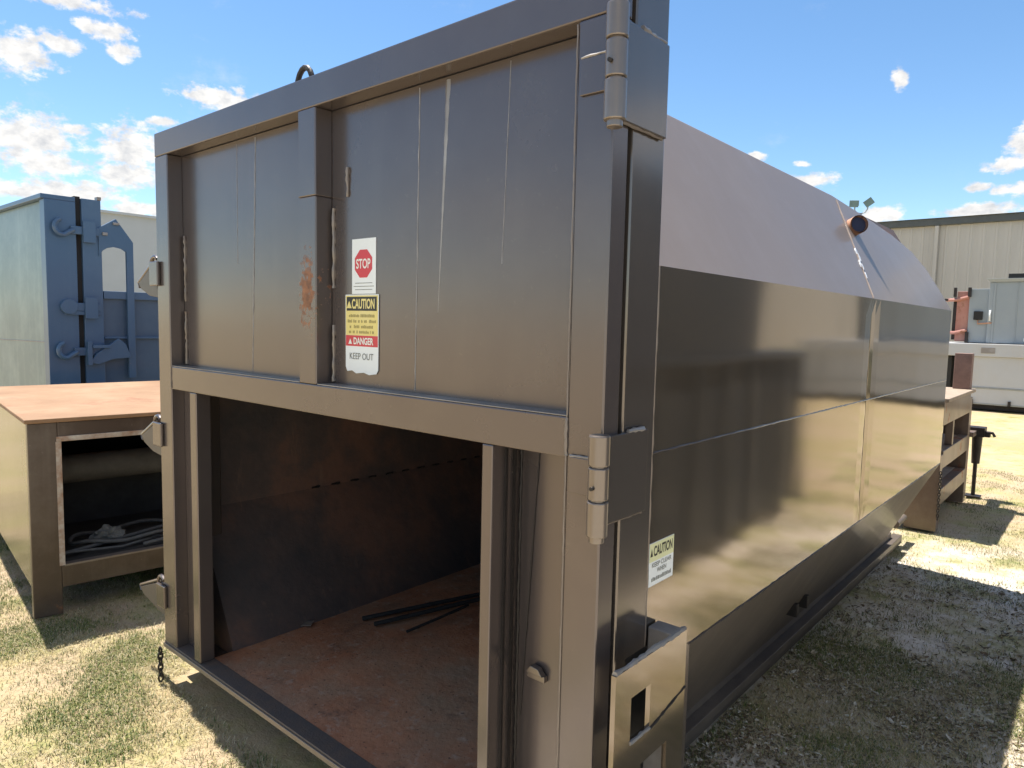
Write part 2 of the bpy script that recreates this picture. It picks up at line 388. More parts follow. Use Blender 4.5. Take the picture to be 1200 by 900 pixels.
# --- latches along the left edge
for i, (z, tipx) in enumerate(((1.775, -3.325), (1.09, -3.331), (.372, -3.385))):
    lt = part(MB().box(-3.142, -3.062, Y0 - .014, Y0 - .0005, z - .05, z + .052), 'latch', M['brown'], bevel=.004)
    k = MB().prism([(-3.150, Y0 + .010, z + .035), (-3.175, Y0 + .010, z + .038), (tipx + .01, Y0 + .010, z - .034), (tipx + .04, Y0 + .010, z - .060), (-3.2, Y0 + .010, z - .09), (-3.100, Y0 + .010, z - .10)], (0, .018, 0))
    part(k, 'latch_hook', M['matte'], lt, .003)
    k = MB().tube([(-3.15, Y0 + .018, z + .05), (-3.18, Y0 + .018, z + .048), (tipx, Y0 + .018, z - .03), (tipx + .012, Y0 + .018, z - .052)], .0075, 8)
    part(k, 'hook_edge', M['barrel'], lt, 0)
    k = MB().tube([(-3.14 + .035 * math.cos(a), Y0 + .012, z + .045 + .03 * math.sin(a)) for a in [R(d) for d in range(40, 250, 30)]], .009, 8)
    part(k, 'latch_curl', M['brown'], lt, 0)
# --- forklift pocket on the right edge
pk = MB()
xo, xi = -.760, -.772
ya, yb, zt, zb = 1.249, 1.577, .849, .03
h1 = (1.316, 1.402, .668, .775); h2 = (1.367, 1.491, .20, .596)
for (a, b_, c, d) in ((ya, h1[0], zb, zt), (h1[0], h1[1], h1[3], zt), (h1[0], h1[1], h2[3], h1[2]), (h1[1], yb, h2[3], zt), (h2[1], yb, zb, h2[3]), (h1[0], h2[0], zb, h2[3]), (h2[0], h2[1], zb, h2[2])):
    pk.box(xi, xo, a, b_, c, d)
bmesh.ops.remove_doubles(pk.bm, verts=pk.bm.verts, dist=.0002)
pock = part(pk, 'forklift_pocket', M['side'], bevel=0)
part(MB().box(XR + .0006, XR + .0014, 1.42, 1.521, zb, .80), 'pocket_shade', M['seal'], pock, 0)  # dark sheet standing in for the shade behind the pocket holes
part(MB().box(XR + .0005, xi - .0005, 1.522, yb - .002, zb, .85), 'pocket_end', M['ledge'], pock, .003)  # pale ledge paint stands in for sky light on this plate
part(MB().bead((xo - .006, ya + .004, zt + .001), (xo - .006, yb, zt + .001), .0065, 61, .01), 'weld_bead', M['ledge'], pock, 0)
part(MB().bead((xo, 1.404, .664), (xo, yb, .700), .0035, 62), 'weld_bead', M['dark_steel'], pock, 0)
part(MB().bead((xo, h1[0], h1[2]), (xo, h1[1], h1[2]), .005, 63), 'weld_bead', M['ledge'], pock, 0)
# --- pipe stub on the roof slope
pc = Vector((-1.075, 3.92, 2.128)); ax = Vector((.62, -.70, .12)).normalized()
stub = part(MB().tube([pc - ax * .09, pc + ax * .07], .046, 18, False).tube([pc + ax * .07, pc - ax * .03], .040, 18, False), 'pipe_stub', M['coppery'], bevel=0, recalc=False, label='short open pipe stub on the roof slope')
part(MB().cyl(pc + ax * .05, pc + ax * .056, .0395, 18), 'pipe_bore', M['pipe_in'], stub, 0)
b = MB(); rd = random.Random(5); c0 = Vector((-1.03, 3.74, 2.055)); c1 = Vector((-.865, 3.50, 1.785))
nrm = Vector((.555, 0, .34)).normalized()
for k in range(9):
    f = .25 + .5 * rd.random(); p = c0.lerp(c1, f) + nrm * .003 + Vector((0, rd.uniform(-.02, .02), 0))
    w = rd.uniform(.006, .02) * (1 - .5 * f); dn = (c1 - c0).normalized(); sd = dn.cross(nrm)
    b.prism([p + dn * w * 2.2, p + sd * w * .6 + dn * w * .3, p - dn * w * 1.5, p - sd * w * .6 - dn * w * .2], -nrm * .004)
part(b, 'paint_drip', M['chips'], stub, 0)
# lifting ring on the roof behind the door
b = MB().tube([(-2.222 + .05 * math.cos(a), 1.44, 2.40 + .075 * math.sin(a)) for a in [R(d) for d in range(-30, 211, 20)]], .010, 8)
part(b, 'lifting_ring', M['dark_steel'], bevel=0)
# --- stickers
YP = YD - .0035
st = part(MB().box(-1.823, -1.706, YP - .0012, YP, 1.680, 1.848), 'sticker', M['white_st'], door, 0, label='white sticker with red STOP octagon')
oc = [(-1.766 + .046 * math.cos(R(22.5 + 45 * k)), YP - .0014, 1.772 + .046 * math.sin(R(22.5 + 45 * k))) for k in range(8)]
part(MB().prism(oc, (0, -.0004, 0)), 'stop_octagon', M['red_st'], st, 0)
lettering('lettering', [('STOP', -1.766, 1.757, .030, .070, .02)], M['white_ink'], st, CB, (0, YP - .0022, 0), (1, 0, 0), (0, 0, 1), 0)
b = MB()
for (z, w) in ((1.712, .085), (1.702, .10), (1.692, .085)): b.box(-1.765 - w / 2, -1.765 + w / 2, YP - .0016, YP - .0013, z, z + .002)
part(b, 'print_line', M['ink'], st, 0)
XA, XB2 = -1.855, -1.690
jag = [(-1.853, 1.452), (-1.845, 1.438), (-1.82, 1.441), (-1.80, 1.433), (-1.76, 1.437), (-1.735, 1.431), (-1.70, 1.436), (-1.691, 1.448)]
s2 = part(MB().prism([(XB2, YP - .0013, 1.678), (XA, YP - .0013, 1.678)] + [(x, YP - .0013, z) for x, z in jag], (0, -.0014, 0)), 'sticker', M['white_st'], door, 0, label='yellow CAUTION and red DANGER KEEP OUT sticker')
q = YP - .0028
part(MB().box(XA + .003, XB2 - .003, q - .0004, q, 1.552, 1.675), 'yellow_panel', M['yellow_st'], s2, 0)
part(MB().box(XA + .008, XB2 - .008, q - .0009, q - .0005, 1.628, 1.671), 'header_band', M['black_st'], s2, 0)
part(MB().box(XA + .003, XB2 - .003, q - .0004, q, 1.518, 1.5515), 'danger_band', M['red_st'], s2, 0)
lettering('lettering', [('CAUTION', -1.764, 1.634, .031, .112, .03)], M['yellow_st'], s2, CB, (0, q - .0012, 0), (1, 0, 0), (0, 0, 1), 0)
lettering('lettering', [('DANGER', -1.762, 1.5235, .022, .098, .03)], M['white_ink'], s2, CB, (0, q - .0012, 0), (1, 0, 0), (0, 0, 1), 0)
lettering('lettering', [('KEEP OUT', -1.772, 1.477, .020, .118, .0)], M['ink'], s2, CB, (0, q - .0012, 0), (1, 0, 0), (0, 0, 1), 0)
def tri(x, z, s, y, mat, par): part(MB().prism([(x - s, y, z), (x + s, y, z), (x, y, z + s * 1.75)], (0, -.0003, 0)), 'alert_triangle', mat, par, 0)
tri(-1.834, 1.636, .013, q - .0011, M['yellow_st'], s2); tri(-1.828, 1.5245, .0095, q - .0011, M['white_ink'], s2)
def scribble(rows, y, rd):
    b = MB()
    for (x0, x1, z, h) in rows:                     # lines of print too small to read
        x = x0
        while x < x1:
            w = rd.uniform(.003, .0075)
            if rd.random() > .16: b.box(x, x + w * .7, y, y + .0003, z, z + h * rd.uniform(.7, 1.))
            x += w
    return b
part(scribble([(-1.835, -1.708, 1.608, .010), (-1.842, -1.700, 1.591, .010), (-1.832, -1.715, 1.574, .010), (-1.835, -1.712, 1.558, .009)], q - .0008, random.Random(2)), 'print_line', plain('brown ink', (.36, .29, .10), .5, 0, .2, 9, 0), s2, 0)
# side sticker (faces +X)
xq = XS + .0006
s3 = part(MB().box(xq, xq + .0012, 1.5185, 1.645, .949, 1.060), 'sticker', M['white_st'], body, 0, label='small CAUTION sticker on the side wall')
part(MB().box(xq + .0013, xq + .0017, 1.5195, 1.644, 1.012, 1.059), 'yellow_panel', M['pale_yellow_st'], s3, 0)
lettering('lettering', [('CAUTION', 1.588, 1.024, .027, .098, .03)], M['black_st'], s3, CB, (xq + .0020, 0, 0), (0, 1, 0), (0, 0, 1), 0)
lettering('lettering', [('KEEP CLEAR', 1.583, .996, .012, .100, .01), ('WHEN', 1.583, .979, .012, .048, .01)], M['ink'], s3, CB, (xq + .0020, 0, 0), (0, 1, 0), (0, 0, 1), 0)
b = MB(); rd = random.Random(9); y = 1.533
while y < 1.633:
    w = rd.uniform(.004, .009)
    b.box(xq + .0013, xq + .0017, y, y + w * .65, .960, .960 + .011 * rd.uniform(.7, 1)); y += w
part(b, 'print_line', M['ink'], s3, 0)
part(MB().prism([(xq + .0019, 1.523, 1.026), (xq + .0019, 1.535, 1.026), (xq + .0019, 1.529, 1.046)], (.0003, 0, 0)), 'alert_triangle', M['black_st'], s3, 0)

# --- things on and in it
def chain(name, top, n, L, label, cat='chain', r=.0042, sway=0):
    o = thing(name, (top[0], top[1], top[2]), label, cat)
    m = MB()
    for k in range(n):
        zc = -k * L * .72 - L * .5; pts = []
        for j in range(14):
            a = j / 14 * 2 * math.pi; u = math.cos(a) * L * .26; w = math.sin(a) * L * .5
            pts.append((u if k % 2 == 0 else .15 * u, 0.15 * u if k % 2 == 0 else u, zc + w))
        m.tube([(p[0] + sway * k, p[1], p[2]) for p in pts], r, 6, closed=True)
    ch = m.build('links', M['dark_steel'], o); return o
chain('hanging_chain', (-3.085, 1.262, .150), 6, .034, 'short rusty chain hanging from the lower left corner of the brown container')
rods = [((-2.62, 2.00, .187), (-2.28, 2.95, .20)), ((-2.53, 2.00, .187), (-2.24, 2.92, .205)), ((-2.36, 2.05, .187), (-2.33, 2.42, .21))]
for (a, b_), lab in zip(rods, ('thin dark rod lying on the rusty floor, its near end furthest left', 'thin dark rod lying on the rusty floor just right of the longer one', 'short dark rod lying crossed against the two long rods')):
    o = thing('steel_rod', a, lab, 'rod', 'dark rods on the rusty floor')
    m = MB().tube([Vector(a) - Vector(a), (Vector(a).lerp(Vector(b_), .5) - Vector(a)) + Vector((.012, 0, .006)), Vector(b_) - Vector(a)], .011 if 'short' not in lab else .007, 8)
    m.build('bar', M['seal'], o)
o = thing('scrap_piece', (-2.78, 1.80, .170), 'small pale bent scrap of metal on the rusty floor left of the rods', 'scrap')
MB().prism([(-.04, -.02, .002), (.0, -.03, .004), (.05, -.01, .014), (.03, .02, .02), (-.03, .022, .006)], (0, 0, .004)).build('plate', M['weld'], o)

# ------------------------------------------------------------------ steel stand behind the body, with jack
SB = (-1.05, 6.4, 0)
stand = thing('steel_stand', SB, 'brown steel stand with open shelf bays standing behind the far end of the container', 'stand')
M['stand'] = paint('stand paint', (.18, .125, .095), (.14, .10, .08), metal=.3, rough=(.4, .6), wave=.002, dustamt=.4, rust=.35)
M['redp'] = paint('faded red paint', (.40, .17, .13), (.33, .13, .10), metal=0, rough=(.5, .7), wave=.003, dustamt=.35, rust=.2, dust=(.55, .35, .3))
M['post_pink'] = plain('faded primer post', (.27, .17, .14), .8, 0, .4, 14)
M['stand_top'] = plain('dusty tan plate', (.40, .31, .23), .8, 0, .35, 12)
def sp_(m, n, mat='stand', bev=.004): return m.build(n, M[mat], stand, base=SB, bevel=bev)
xf, xb = -.995, -2.6
ys, ye = 6.42, 7.86
sp_(MB().box(-1.225, xf, ys, ys + .10, 0, .62), 'leg'); sp_(MB().box(-1.20, xf, ye - .12, ye, 0, 1.0), 'leg')
sp_(MB().box(xb, xb + .2, ys, ys + .10, 0, .62), 'leg'); sp_(MB().box(xb, xb + .2, ye - .12, ye, 0, 1.0), 'leg')
sp_(MB().box(xb, xf + .02, ys + .05, ye + .02, 1.045, 1.075), 'top_plate', 'stand_top')
sp_(MB().box(xf - .08, xf, ys, ye - .121, .86, 1.0445), 'side_beam'); sp_(MB().box(xf - .08, xf, ys + .101, ye - .121, .50, .645), 'side_beam'); sp_(MB().box(xf - .08, xf, ys + .101, ye - .121, .20, .33), 'side_beam')
sp_(MB().box(xb, xf - .081, ys + .02, ye - .13, .62, .64), 'shelf', 'stand_top'); sp_(MB().box(xb, xf - .081, ys + .11, ye - .13, .315, .33), 'shelf', 'stand_top')
sp_(MB().box(xf - .06, xf - .005, ys + .5, ys + .56, .6455, .8595), 'upright'); sp_(MB().box(xb, xf - .4, ys, ys + .02, .641, 1.04), 'back_panel')
sp_(MB().box(xf - .15, xf - .01, ye - .14, ye - .03, 1.0755, 1.41), 'upright_plate', 'post_pink')
sp_(MB().box(xb, xf - .35, ye - .6, ye - .55, 1.0755, 1.55), 'back_panel')
jb = (-1.0, 8.12, 0)
jack = thing('stand_jack', jb, 'dark rusty jack leg with cranked head at the far end of the steel stand', 'jack')
def jp(m, n, mat='dark_steel', bev=.003): return m.build(n, M[mat], jack, base=jb, bevel=bev)
jp(MB().cyl((-.965, 8.12, .0), (-.965, 8.12, .34), .018, 10), 'inner_tube'); jp(MB().tube([(-.965, 8.12, .33), (-.965, 8.12, .60)], [.035, .045], 12), 'outer_tube')
jp(MB().box(-1.06, -.90, 8.05, 8.2, .60, .69).box(-.90, -.86, 8.08, 8.16, .60, .65), 'head'); jp(MB().tube([(-.93, 8.1, .65), (-.84, 8.09, .645), (-.82, 8.09, .61)], .014, 8), 'crank'); jp(MB().box(-1.03, -.90, 8.06, 8.18, .0, .015), 'foot')
jp(MB().box(-1.06, -.965, 7.861, 8.05, .615, .66), 'bracket', 'stand')
chain('hanging_chain', (-.985, 6.40, .50), 18, .03, 'thin chain hanging down the near leg of the steel stand', r=.004)

# ------------------------------------------------------------------ rusty cabinet on the left
ca = R(-7); KB = (-4.188, 1.081, 0)
cab = thing('steel_cabinet', KB, 'low brown steel cabinet with rusty orange top and open window, left of the container', 'cabinet', rotz=ca)
M['cab'] = paint('cabinet paint', (.085, .056, .040), (.068, .046, .034), metal=.3, rough=(.35, .5), wave=.004, dustamt=.2, rust=.12)
M['cab_side'] = paint('cabinet side reflection paint', (.16, .140, .085), (.135, .118, .075), metal=.5, rough=(.2, .32), wave=.008, dustamt=.2)  # olive tint stands in for grass reflected in the near side
t = NT('rusty tan top')
c = t.ramp(t.noise(1.5, 8, .65), [(.3, (.235, .13, .068)), (.5, (.30, .18, .10)), (.7, (.37, .25, .155))])
c = t.mix(t.ramp(t.noise(2.2, 7, .7, (1, 1, 1), loc=(2.2, .4, 0)), [(.57, 0.), (.66, .8)]), c, (.26, .11, .06))
t.set('Base Color', c); t.set('Roughness', .85); t.bump(t.noise(20, 6, .65), .004); M['cab_top'] = t.m
M['peel'] = plain('peeled pale primer', (.50, .46, .40), .7, 0, .3, 16, col2=(.26, .12, .06))
M['ram'] = plain('dusty grey cylinder', (.13, .12, .11), .7, 0, .4, 9)
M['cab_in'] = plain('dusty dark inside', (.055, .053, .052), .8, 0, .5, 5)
def kp(m, n, mat, bev=.004): return m.build(n, M[mat], cab, bevel=bev)
D, L_, H_ = -2.05, 2.1, 1.055      # local: x to the back (negative), y along the open face
kp(MB().box(D, .012, -.012, L_, H_ - .022, H_), 'top_plate', 'cab_top')
fr = MB().box(-.05, 0, 0, .132, 0, H_ - .0225).box(-.05, 0, .1325, L_, .945, H_ - .0225).box(-.05, 0, .1325, L_, .142, .262).box(-.05, 0, 1.62, L_, .2625, .9445)
kp(fr, 'front_frame', 'cab')
kp(MB().box(-.015, .004, .122, .148, .262, .9295), 'window_edge', 'peel', .001)
kp(MB().box(-.015, .006, .126, 1.64, .930, .957), 'window_edge', 'peel', .002)
kp(MB().box(-.045, .003, .145, 1.62, .2555, .2665), 'window_edge', 'weld', .001)
kp(MB().box(D, -.0505, .004, .022, .15, H_ - .0225), 'side_panel', 'cab_side'); kp(MB().box(D, -.0505, L_ - .02, L_, .15, H_ - .0225), 'side_panel', 'cab')
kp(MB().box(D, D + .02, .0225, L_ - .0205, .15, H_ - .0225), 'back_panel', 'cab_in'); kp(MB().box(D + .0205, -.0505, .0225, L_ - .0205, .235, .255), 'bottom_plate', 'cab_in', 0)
kp(MB().box(D, D + .1, 0, .10, 0, .149), 'leg', 'cab'); kp(MB().box(D, D + .1, L_ - .1, L_, 0, .149), 'leg', 'cab'); kp(MB().box(-.1, -.0505, L_ - .13, L_, 0, .149), 'leg', 'cab')
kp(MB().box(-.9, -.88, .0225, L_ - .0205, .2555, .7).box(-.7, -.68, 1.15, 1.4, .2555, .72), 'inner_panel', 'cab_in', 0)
kp(MB().tube([(-.6, .03, .665), (-.6, 2.0, .665)], .085, 20), 'ram_cylinder', 'ram', 0)
Mx = Matrix.Translation(KB) @ Matrix.Rotation(ca, 4, 'Z')
def inside(name, loc, lab, cat): return thing(name, Mx @ Vector(loc), lab, cat, rotz=ca)
M['hose'] = plain('dusty grey hose', (.12, .12, .12), .7, 0, .4, 30)
h = inside('coiled_hose', (-.30, .55, .256), 'dusty grey hose coiled on the floor of the brown cabinet', 'hose')
pts = []
for k in range(60):
    a = k / 60 * 1.25 * 2 * math.pi; rr = .36 - .0022 * k
    pts.append((.62 * rr * math.cos(a) * (1 + .1 * math.sin(3 * a)), rr * 1.15 * math.sin(a), .022 + .018 * k / 30 + .01 * math.sin(5 * a)))
MB().tube(pts + [(.10, -.2, .03), (.16, -.36, .03), (.14, -.45, .02)], .011, 10).build('tube', M['hose'], h)
MB().tube([(.16, -.35, .03), (.19, -.1, .02), (.13, .1, .03), (.2, .3, .02), (.12, .55, .02)], .007, 8).build('cable', M['hose'], h)
g = inside('crumpled_rag', (-.28, .42, .275), 'pale crumpled rag lying inside the coiled hose in the brown cabinet', 'rag')
bm = bmesh.new(); bmesh.ops.create_icosphere(bm, subdivisions=4, radius=1)
for v in bm.verts:
    d = 1 + .45 * mnoise.noise(v.co * 2.2) + .2 * mnoise.noise(v.co * 6); v.co = Vector((v.co.x * .065 * d, v.co.y * .085 * d, max(-.02, v.co.z * .06 * d) + .02))
m_ = MB(); m_.bm.free(); m_.bm = bm; m_.build('cloth', plain('pale rag', (.19, .19, .18), .9, 0, .4, 20), g)
g = inside('pipe_fitting', (-.62, 1.05, .256), 'small pale metal fitting on the cabinet floor behind the hose', 'fitting')
MB().cyl((0, -.1, .03), (.03, .06, .035), .022, 12).box(-.03, .03, .05, .10, .0, .06).build('fitting_body', M['ledge'], g)

# ------------------------------------------------------------------ blue container further left
BB = (-6.9, 1.965, 0)
blue = thing('waste_container', BB, 'weathered blue steel waste container with hooked ratchet latches on its end frame', 'container')
M['blue'] = paint('blue paint', (.056, .118, .222), (.046, .098, .185), metal=.1, rough=(.35, .5), wave=.004, dustamt=.12, dust=(.22, .30, .38))
M['blue_dk'] = paint('blue paint body', (.06, .105, .18), (.05, .09, .155), metal=.1, rough=(.4, .55), wave=.006, dustamt=.15, dust=(.22, .30, .38))
M['teal'] = paint('skylit teal paint', (.105, .17, .20), (.135, .20, .225), metal=.0, rough=(.4, .55), wave=.006, dustamt=.35, dust=(.42, .52, .54))  # teal door paint, lightened to stand in for reflected sky
def bp(m, n, mat='blue', bev=.004, par=None, label=None):
    o = m.build(n, M[mat], par or blue, base=BB, bevel=bev)
    if label: o['label'] = label
    return o
bx = -6.9
bd = bp(MB().box(-9.2, bx - .12, 1.99, 2.19, .25, 2.56), 'door', 'teal', label='teal end door, paint lightened for reflected sky')
bp(MB().box(-9.25, bx, 1.94, 2.2, 2.561, 2.60), 'door_rail', 'blue', par=bd)
bp(MB().box(bx - .1195, bx, 1.965, 2.2, .2, 2.5605), 'door_post', par=bd); bp(MB().box(-9.32, -9.2005, 1.965, 2.2, .2, 2.5605), 'door_post', par=bd)
bp(MB().bead((bx - .12, 1.988, 1.35), (-9.1, 1.988, 1.32), .004, 71), 'panel_seam', 'weld', 0, par=bd)
bp(MB().box(-9.25, bx - .03, 2.2005, 2.2455, .25, 2.615), 'rubber_seal', 'seal', 0)
bp(MB().box(bx - .12, bx, 2.246, 2.40, .2, 2.60).box(-9.32, -9.2, 2.246, 2.40, .2, 2.60).box(-9.1995, bx - .1205, 2.246, 2.4, 2.45, 2.598), 'end_frame')
bp(MB().box(bx - .06, bx + .004, 2.372, 2.404, 2.6005, 2.63), 'corner_cap', 'weld', .002)
bp(MB().box(-9.32, bx - .05, 2.4005, 6.2, .15, 1.80), 'body', 'blue_dk', .01)
bp(MB().box(bx - .0495, bx - .01, 2.41, 6.2, 1.74, 1.81).box(bx - .0495, bx - .02, 2.41, 6.2, 1.38, 1.40), 'top_rail')
hx = bx + .012
arch = [(hx, 2.372, 2.36), (hx, 2.517, 2.455), (hx, 2.660, 2.258), (hx, 2.660, 1.02), (hx, 2.600, 1.02), (hx, 2.600, 2.17), (hx, 2.56, 2.195), (hx, 2.50, 2.205), (hx, 2.44, 2.19), (hx, 2.405, 2.165), (hx, 2.372, 2.11)]
bp(MB().prism(arch, (-.03, 0, 0)), 'handle_frame', 'blue', .003)
bp(MB().box(hx, hx + .02, 2.40, 2.44, 2.30, 2.325).box(hx, hx + .02, 2.49, 2.54, 2.40, 2.42), 'handle_bolt', 'ledge', .002)
for z, k in ((2.32, 0), (1.66, 1), (1.27, 2)):
    h = bp(MB().box(bx + .0005, bx + .03, 2.15, 2.37, z - .035, z + .035), 'latch')
    if k != 1:
        pts = [(bx + .035, 2.17, z), (bx + .04, 2.12, z - .03)] + [(bx + .04, 2.085 + .06 * math.cos(R(a)), z + .015 + .065 * math.sin(R(a))) for a in range(280, 80, -25)]
        bp(MB().tube(pts, .020, 8), 'latch_hook', 'blue', 0, h)
    else:
        bp(MB().tube([(bx + .0005, 2.12, z), (bx + .04, 2.12, z)], .065, 20).box(bx + .0005, bx + .025, 2.09, 2.37, z - .07, z - .0355), 'latch_hook', 'blue', .003, h)
    if k == 2:
        bp(MB().prism([(bx + .031, 2.26, 1.17), (bx + .031, 2.31, 1.25), (bx + .031, 2.50, 1.385), (bx + .031, 2.56, 1.33), (bx + .031, 2.60, 1.21), (bx + .031, 2.45, 1.20), (bx + .031, 2.33, 1.155)], (.03, 0, 0)), 'latch_lever', 'blue', .004, h)
        bp(MB().box(bx + .0305, bx + .08, 2.24, 2.275, 1.15, 1.36).box(bx + .062, bx + .085, 2.28, 2.42, 1.30, 1.33), 'ratchet', 'blue', .003, h)
    else:
        bp(MB().box(bx + .0305, bx + .05, 2.24, 2.34, z - .10, z + .085), 'ratchet', 'blue', .003, h)

# ------------------------------------------------------------------ far structures
GB = (-18.4, 13, 0)
gb = thing('storage_building', GB, 'plain pale grey storage building far left behind the blue container', 'building')
M['pale'] = plain('pale grey cladding', (.42, .46, .50), .6, 0, .08, 1.5, 0)
m = MB().box(-26, -18.44, 5.2, 21, 0, 4.0)
m.build('wall', M['pale'], gb, base=GB)
MB().box(-26.1, -18.36, 5.1, 21.1, 4.0005, 4.06).build('roof', M['pale'], gb, base=GB)

WB = (-9.5, 34, 0)
wh = thing('warehouse', WB, 'long beige metal clad warehouse with dark eave on the right behind the grey machine', 'building')
t = NT('beige cladding'); c = t.mix(t.ramp(t.noise(.6, 6, .6, (1, 1, .25)), [(.35, 0.), (.7, 1.)]), (.52, .495, .445), (.43, .41, .375))
t.set('Base Color', c); t.set('Roughness', .55); M['beige'] = t.m
M['eave'] = plain('dark eave trim', (.085, .095, .095), .5)
MB().box(-20, 1, 24, 44, 0, 4.72).build('wall', M['beige'], wh, base=WB)
m = MB(); x = -19.9
while x < .8:
    m.prism([(x, 23.9995, .15), (x + .025, 23.98, .15), (x + .065, 23.98, .15), (x + .09, 23.9995, .15)], (0, 0, 4.56)); x += .305
    for dx in (.12, .19): m.box(x - .305 + dx, x - .305 + dx + .025, 23.993, 23.9994, .15, 4.71)
m.build('cladding_ribs', M['beige'], wh, base=WB)
MB().box(-20.1, 1.1, 23.86, 44.1, 4.7205, 4.92).build('eave', M['eave'], wh, base=WB, bevel=.01)
m = MB(); m.poly([(-20.2, 23.8, 4.925), (1.2, 23.8, 4.925), (1.2, 34, 5.6), (-20.2, 34, 5.6)]).poly([(-20.2, 44.2, 4.925), (1.2, 44.2, 4.925), (1.2, 34, 5.6), (-20.2, 34, 5.6)])
m.build('roof', M['beige'], wh, base=WB)
for x in (-4.28,): MB().box(x, x + .1, 23.86, 23.9645, 0, 4.71).build('downspout', M['beige'], wh, base=WB, bevel=.01)
LB = (-7.15, 27, 5.13)
lm = thing('flood_light', LB, 'twin flood light on a thin mast rising from the warehouse roof', 'light')
M['galv'] = plain('galvanised steel', (.35, .37, .37), .45, .6)
m = MB().cyl((-7.15, 27, 5.0), (-7.15, 27, 5.72), .03, 8)
m.build('mast', M['galv'], lm, base=LB)
MB().tube([(-7.15, 27, 5.70), (-7.28, 27, 5.74), (-7.37, 27, 5.84), (-7.37, 27, 5.95)], .025, 6).tube([(-7.15, 27, 5.70), (-7.02, 27, 5.74), (-6.95, 27, 5.84), (-6.94, 27, 5.95)], .025, 6).build('bracket', M['galv'], lm, base=LB)
for (x, tl) in ((-7.37, .1), (-6.9, -.6)):
    m = MB(); mm = Matrix.Translation((x, 26.95, 6.07)) @ Matrix.Rotation(tl, 4, 'Y') @ Matrix.Rotation(.3, 4, 'X')
    m.box(-.13, .13, -.07, .07, -.10, .10, mm); m.box(-.15, .15, -.09, -.0705, -.12, .12, mm)
    m.build('lamp_head', plain('green grey lamp housing', (.10, .16, .15), .5), lm, base=LB, bevel=.01)

# white container with grey machine on it
VB = (0, 17.5, 0)
vc = thing('roll_off_container', VB, 'off-white steel container with projecting rim standing before the beige warehouse', 'container')
M['offw'] = paint('off white paint', (.50, .51, .525), (.43, .44, .455), metal=0, rough=(.45, .6), wave=.004, dustamt=.35, dust=(.45, .38, .28))
def vp(m, n, mat='offw', bev=.01): return m.build(n, M[mat], vc, base=VB, bevel=bev)
vp(MB().box(-2.40, 4, 17.45, 19.6, .12, 1.119), 'body'); vp(MB().box(-3.35, 4, 17.38, 19.7, 1.12, 1.385), 'top_rim')
vp(MB().box(-2.40, 4, 17.435, 17.4495, .45, .485).box(-2.4, 4, 17.44, 17.4495, .12, .15), 'side_bead', 'galv', .003)
vp(MB().box(-2.3, 4, 17.6, 17.75, .0, .119).box(-2.3, 4, 19.2, 19.35, .0, .119), 'skid', 'dark_steel')
vp(MB().box(-3.25, -2.95, 17.5, 19.5, .10, 1.119), 'front_panel', 'offw'); vp(MB().box(-2.9, -2.65, 17.55, 19.0, .12, 1.1), 'ram_housing', 'seal')
vp(MB().box(-2.12, -1.88, 17.365, 17.3795, 1.19, 1.31), 'label_plate', 'ledge', .002)
vp(MB().box(-1.6, -1.55, 17.40, 17.449, .12, .22).box(-2.25, -2.2, 17.40, 17.449, .12, .22), 'lug', 'dark_steel', .003)
m = MB(); rd = random.Random(3)
NB = (-1.5, 17.7, 1.385)
nm = thing('grey_machine', NB, 'blue-grey steel machine housing with red end standing on the off-white container', 'machine')
M['gpaint'] = paint('blue grey paint', (.28, .315, .345), (.25, .285, .315), metal=.05, rough=(.4, .55), wave=.003, dustamt=.15, dust=(.45, .45, .42))
def np_(m, n, mat='gpaint', bev=.008): return m.build(n, M[mat], nm, base=NB, bevel=bev)
np_(MB().box(-2.08, 2.6, 17.6, 19.3, 1.40, 2.66), 'housing'); np_(MB().box(-2.43, -2.0805, 17.66, 19.2, 1.40, 2.53), 'side_housing')
np_(MB().prism([(-2.14, 17.52, 2.73), (-2.08, 17.56, 2.6605), (2.6, 17.56, 2.6605), (2.66, 17.52, 2.73)], (0, 1.8, 0)), 'lid'); np_(MB().box(-1.78, 2.4, 17.62, 19.2, 2.7305, 2.83), 'roof_pad', 'seal')
np_(MB().box(-2.0, -1.965, 17.585, 17.5995, 1.42, 2.65).box(-1.6, -1.585, 17.59, 17.5995, 1.42, 2.65), 'panel_seam', 'gpaint', .002)
np_(MB().box(-2.33, -2.17, 17.60, 17.6595, 1.88, 2.06), 'switch_box', 'seal'); np_(MB().tube([(-2.25, 17.63, 1.88), (-2.25, 17.63, 1.80), (-1.98, 17.60, 1.82)], .018, 6), 'conduit', 'coppery', 0)
np_(MB().tube([(-2.04, 17.58, 1.86), (-2.04, 17.58, 2.08)], .018, 6), 'handle', 'white_st', 0)
np_(MB().box(-1.44, -1.36, 17.585, 17.5995, 2.30, 2.39).box(-1.44, -1.36, 17.585, 17.5995, 1.45, 1.52), 'tag_plate', 'white_st', .002)
np_(MB().box(-2.66, -2.4305, 17.7, 19.1, 1.42, 2.48), 'end_plate', 'redp'); np_(MB().box(-2.74, -2.6605, 17.8, 18.9, 1.45, 2.36), 'end_frame', 'dark_steel')
m = MB()
for z in (1.6, 2.3): m.tube([(-2.86, 17.75, z), (-2.66, 17.66, z), (-2.44, 17.62, z + .06)], .035, 8)
np_(m, 'clamp_rod', 'redp', 0); np_(MB().box(-2.72, -2.67, 17.6, 17.7, 2.36, 2.56).box(-2.9, -2.70, 17.7, 17.76, 2.28, 2.33), 'clamp', 'dark_steel')
np_(MB().box(-2.46, -2.40, 17.59, 17.66, 1.40, 1.62).box(-2.46, -2.40, 17.59, 17.66, 2.36, 2.56), 'corner_plate', 'dark_steel')

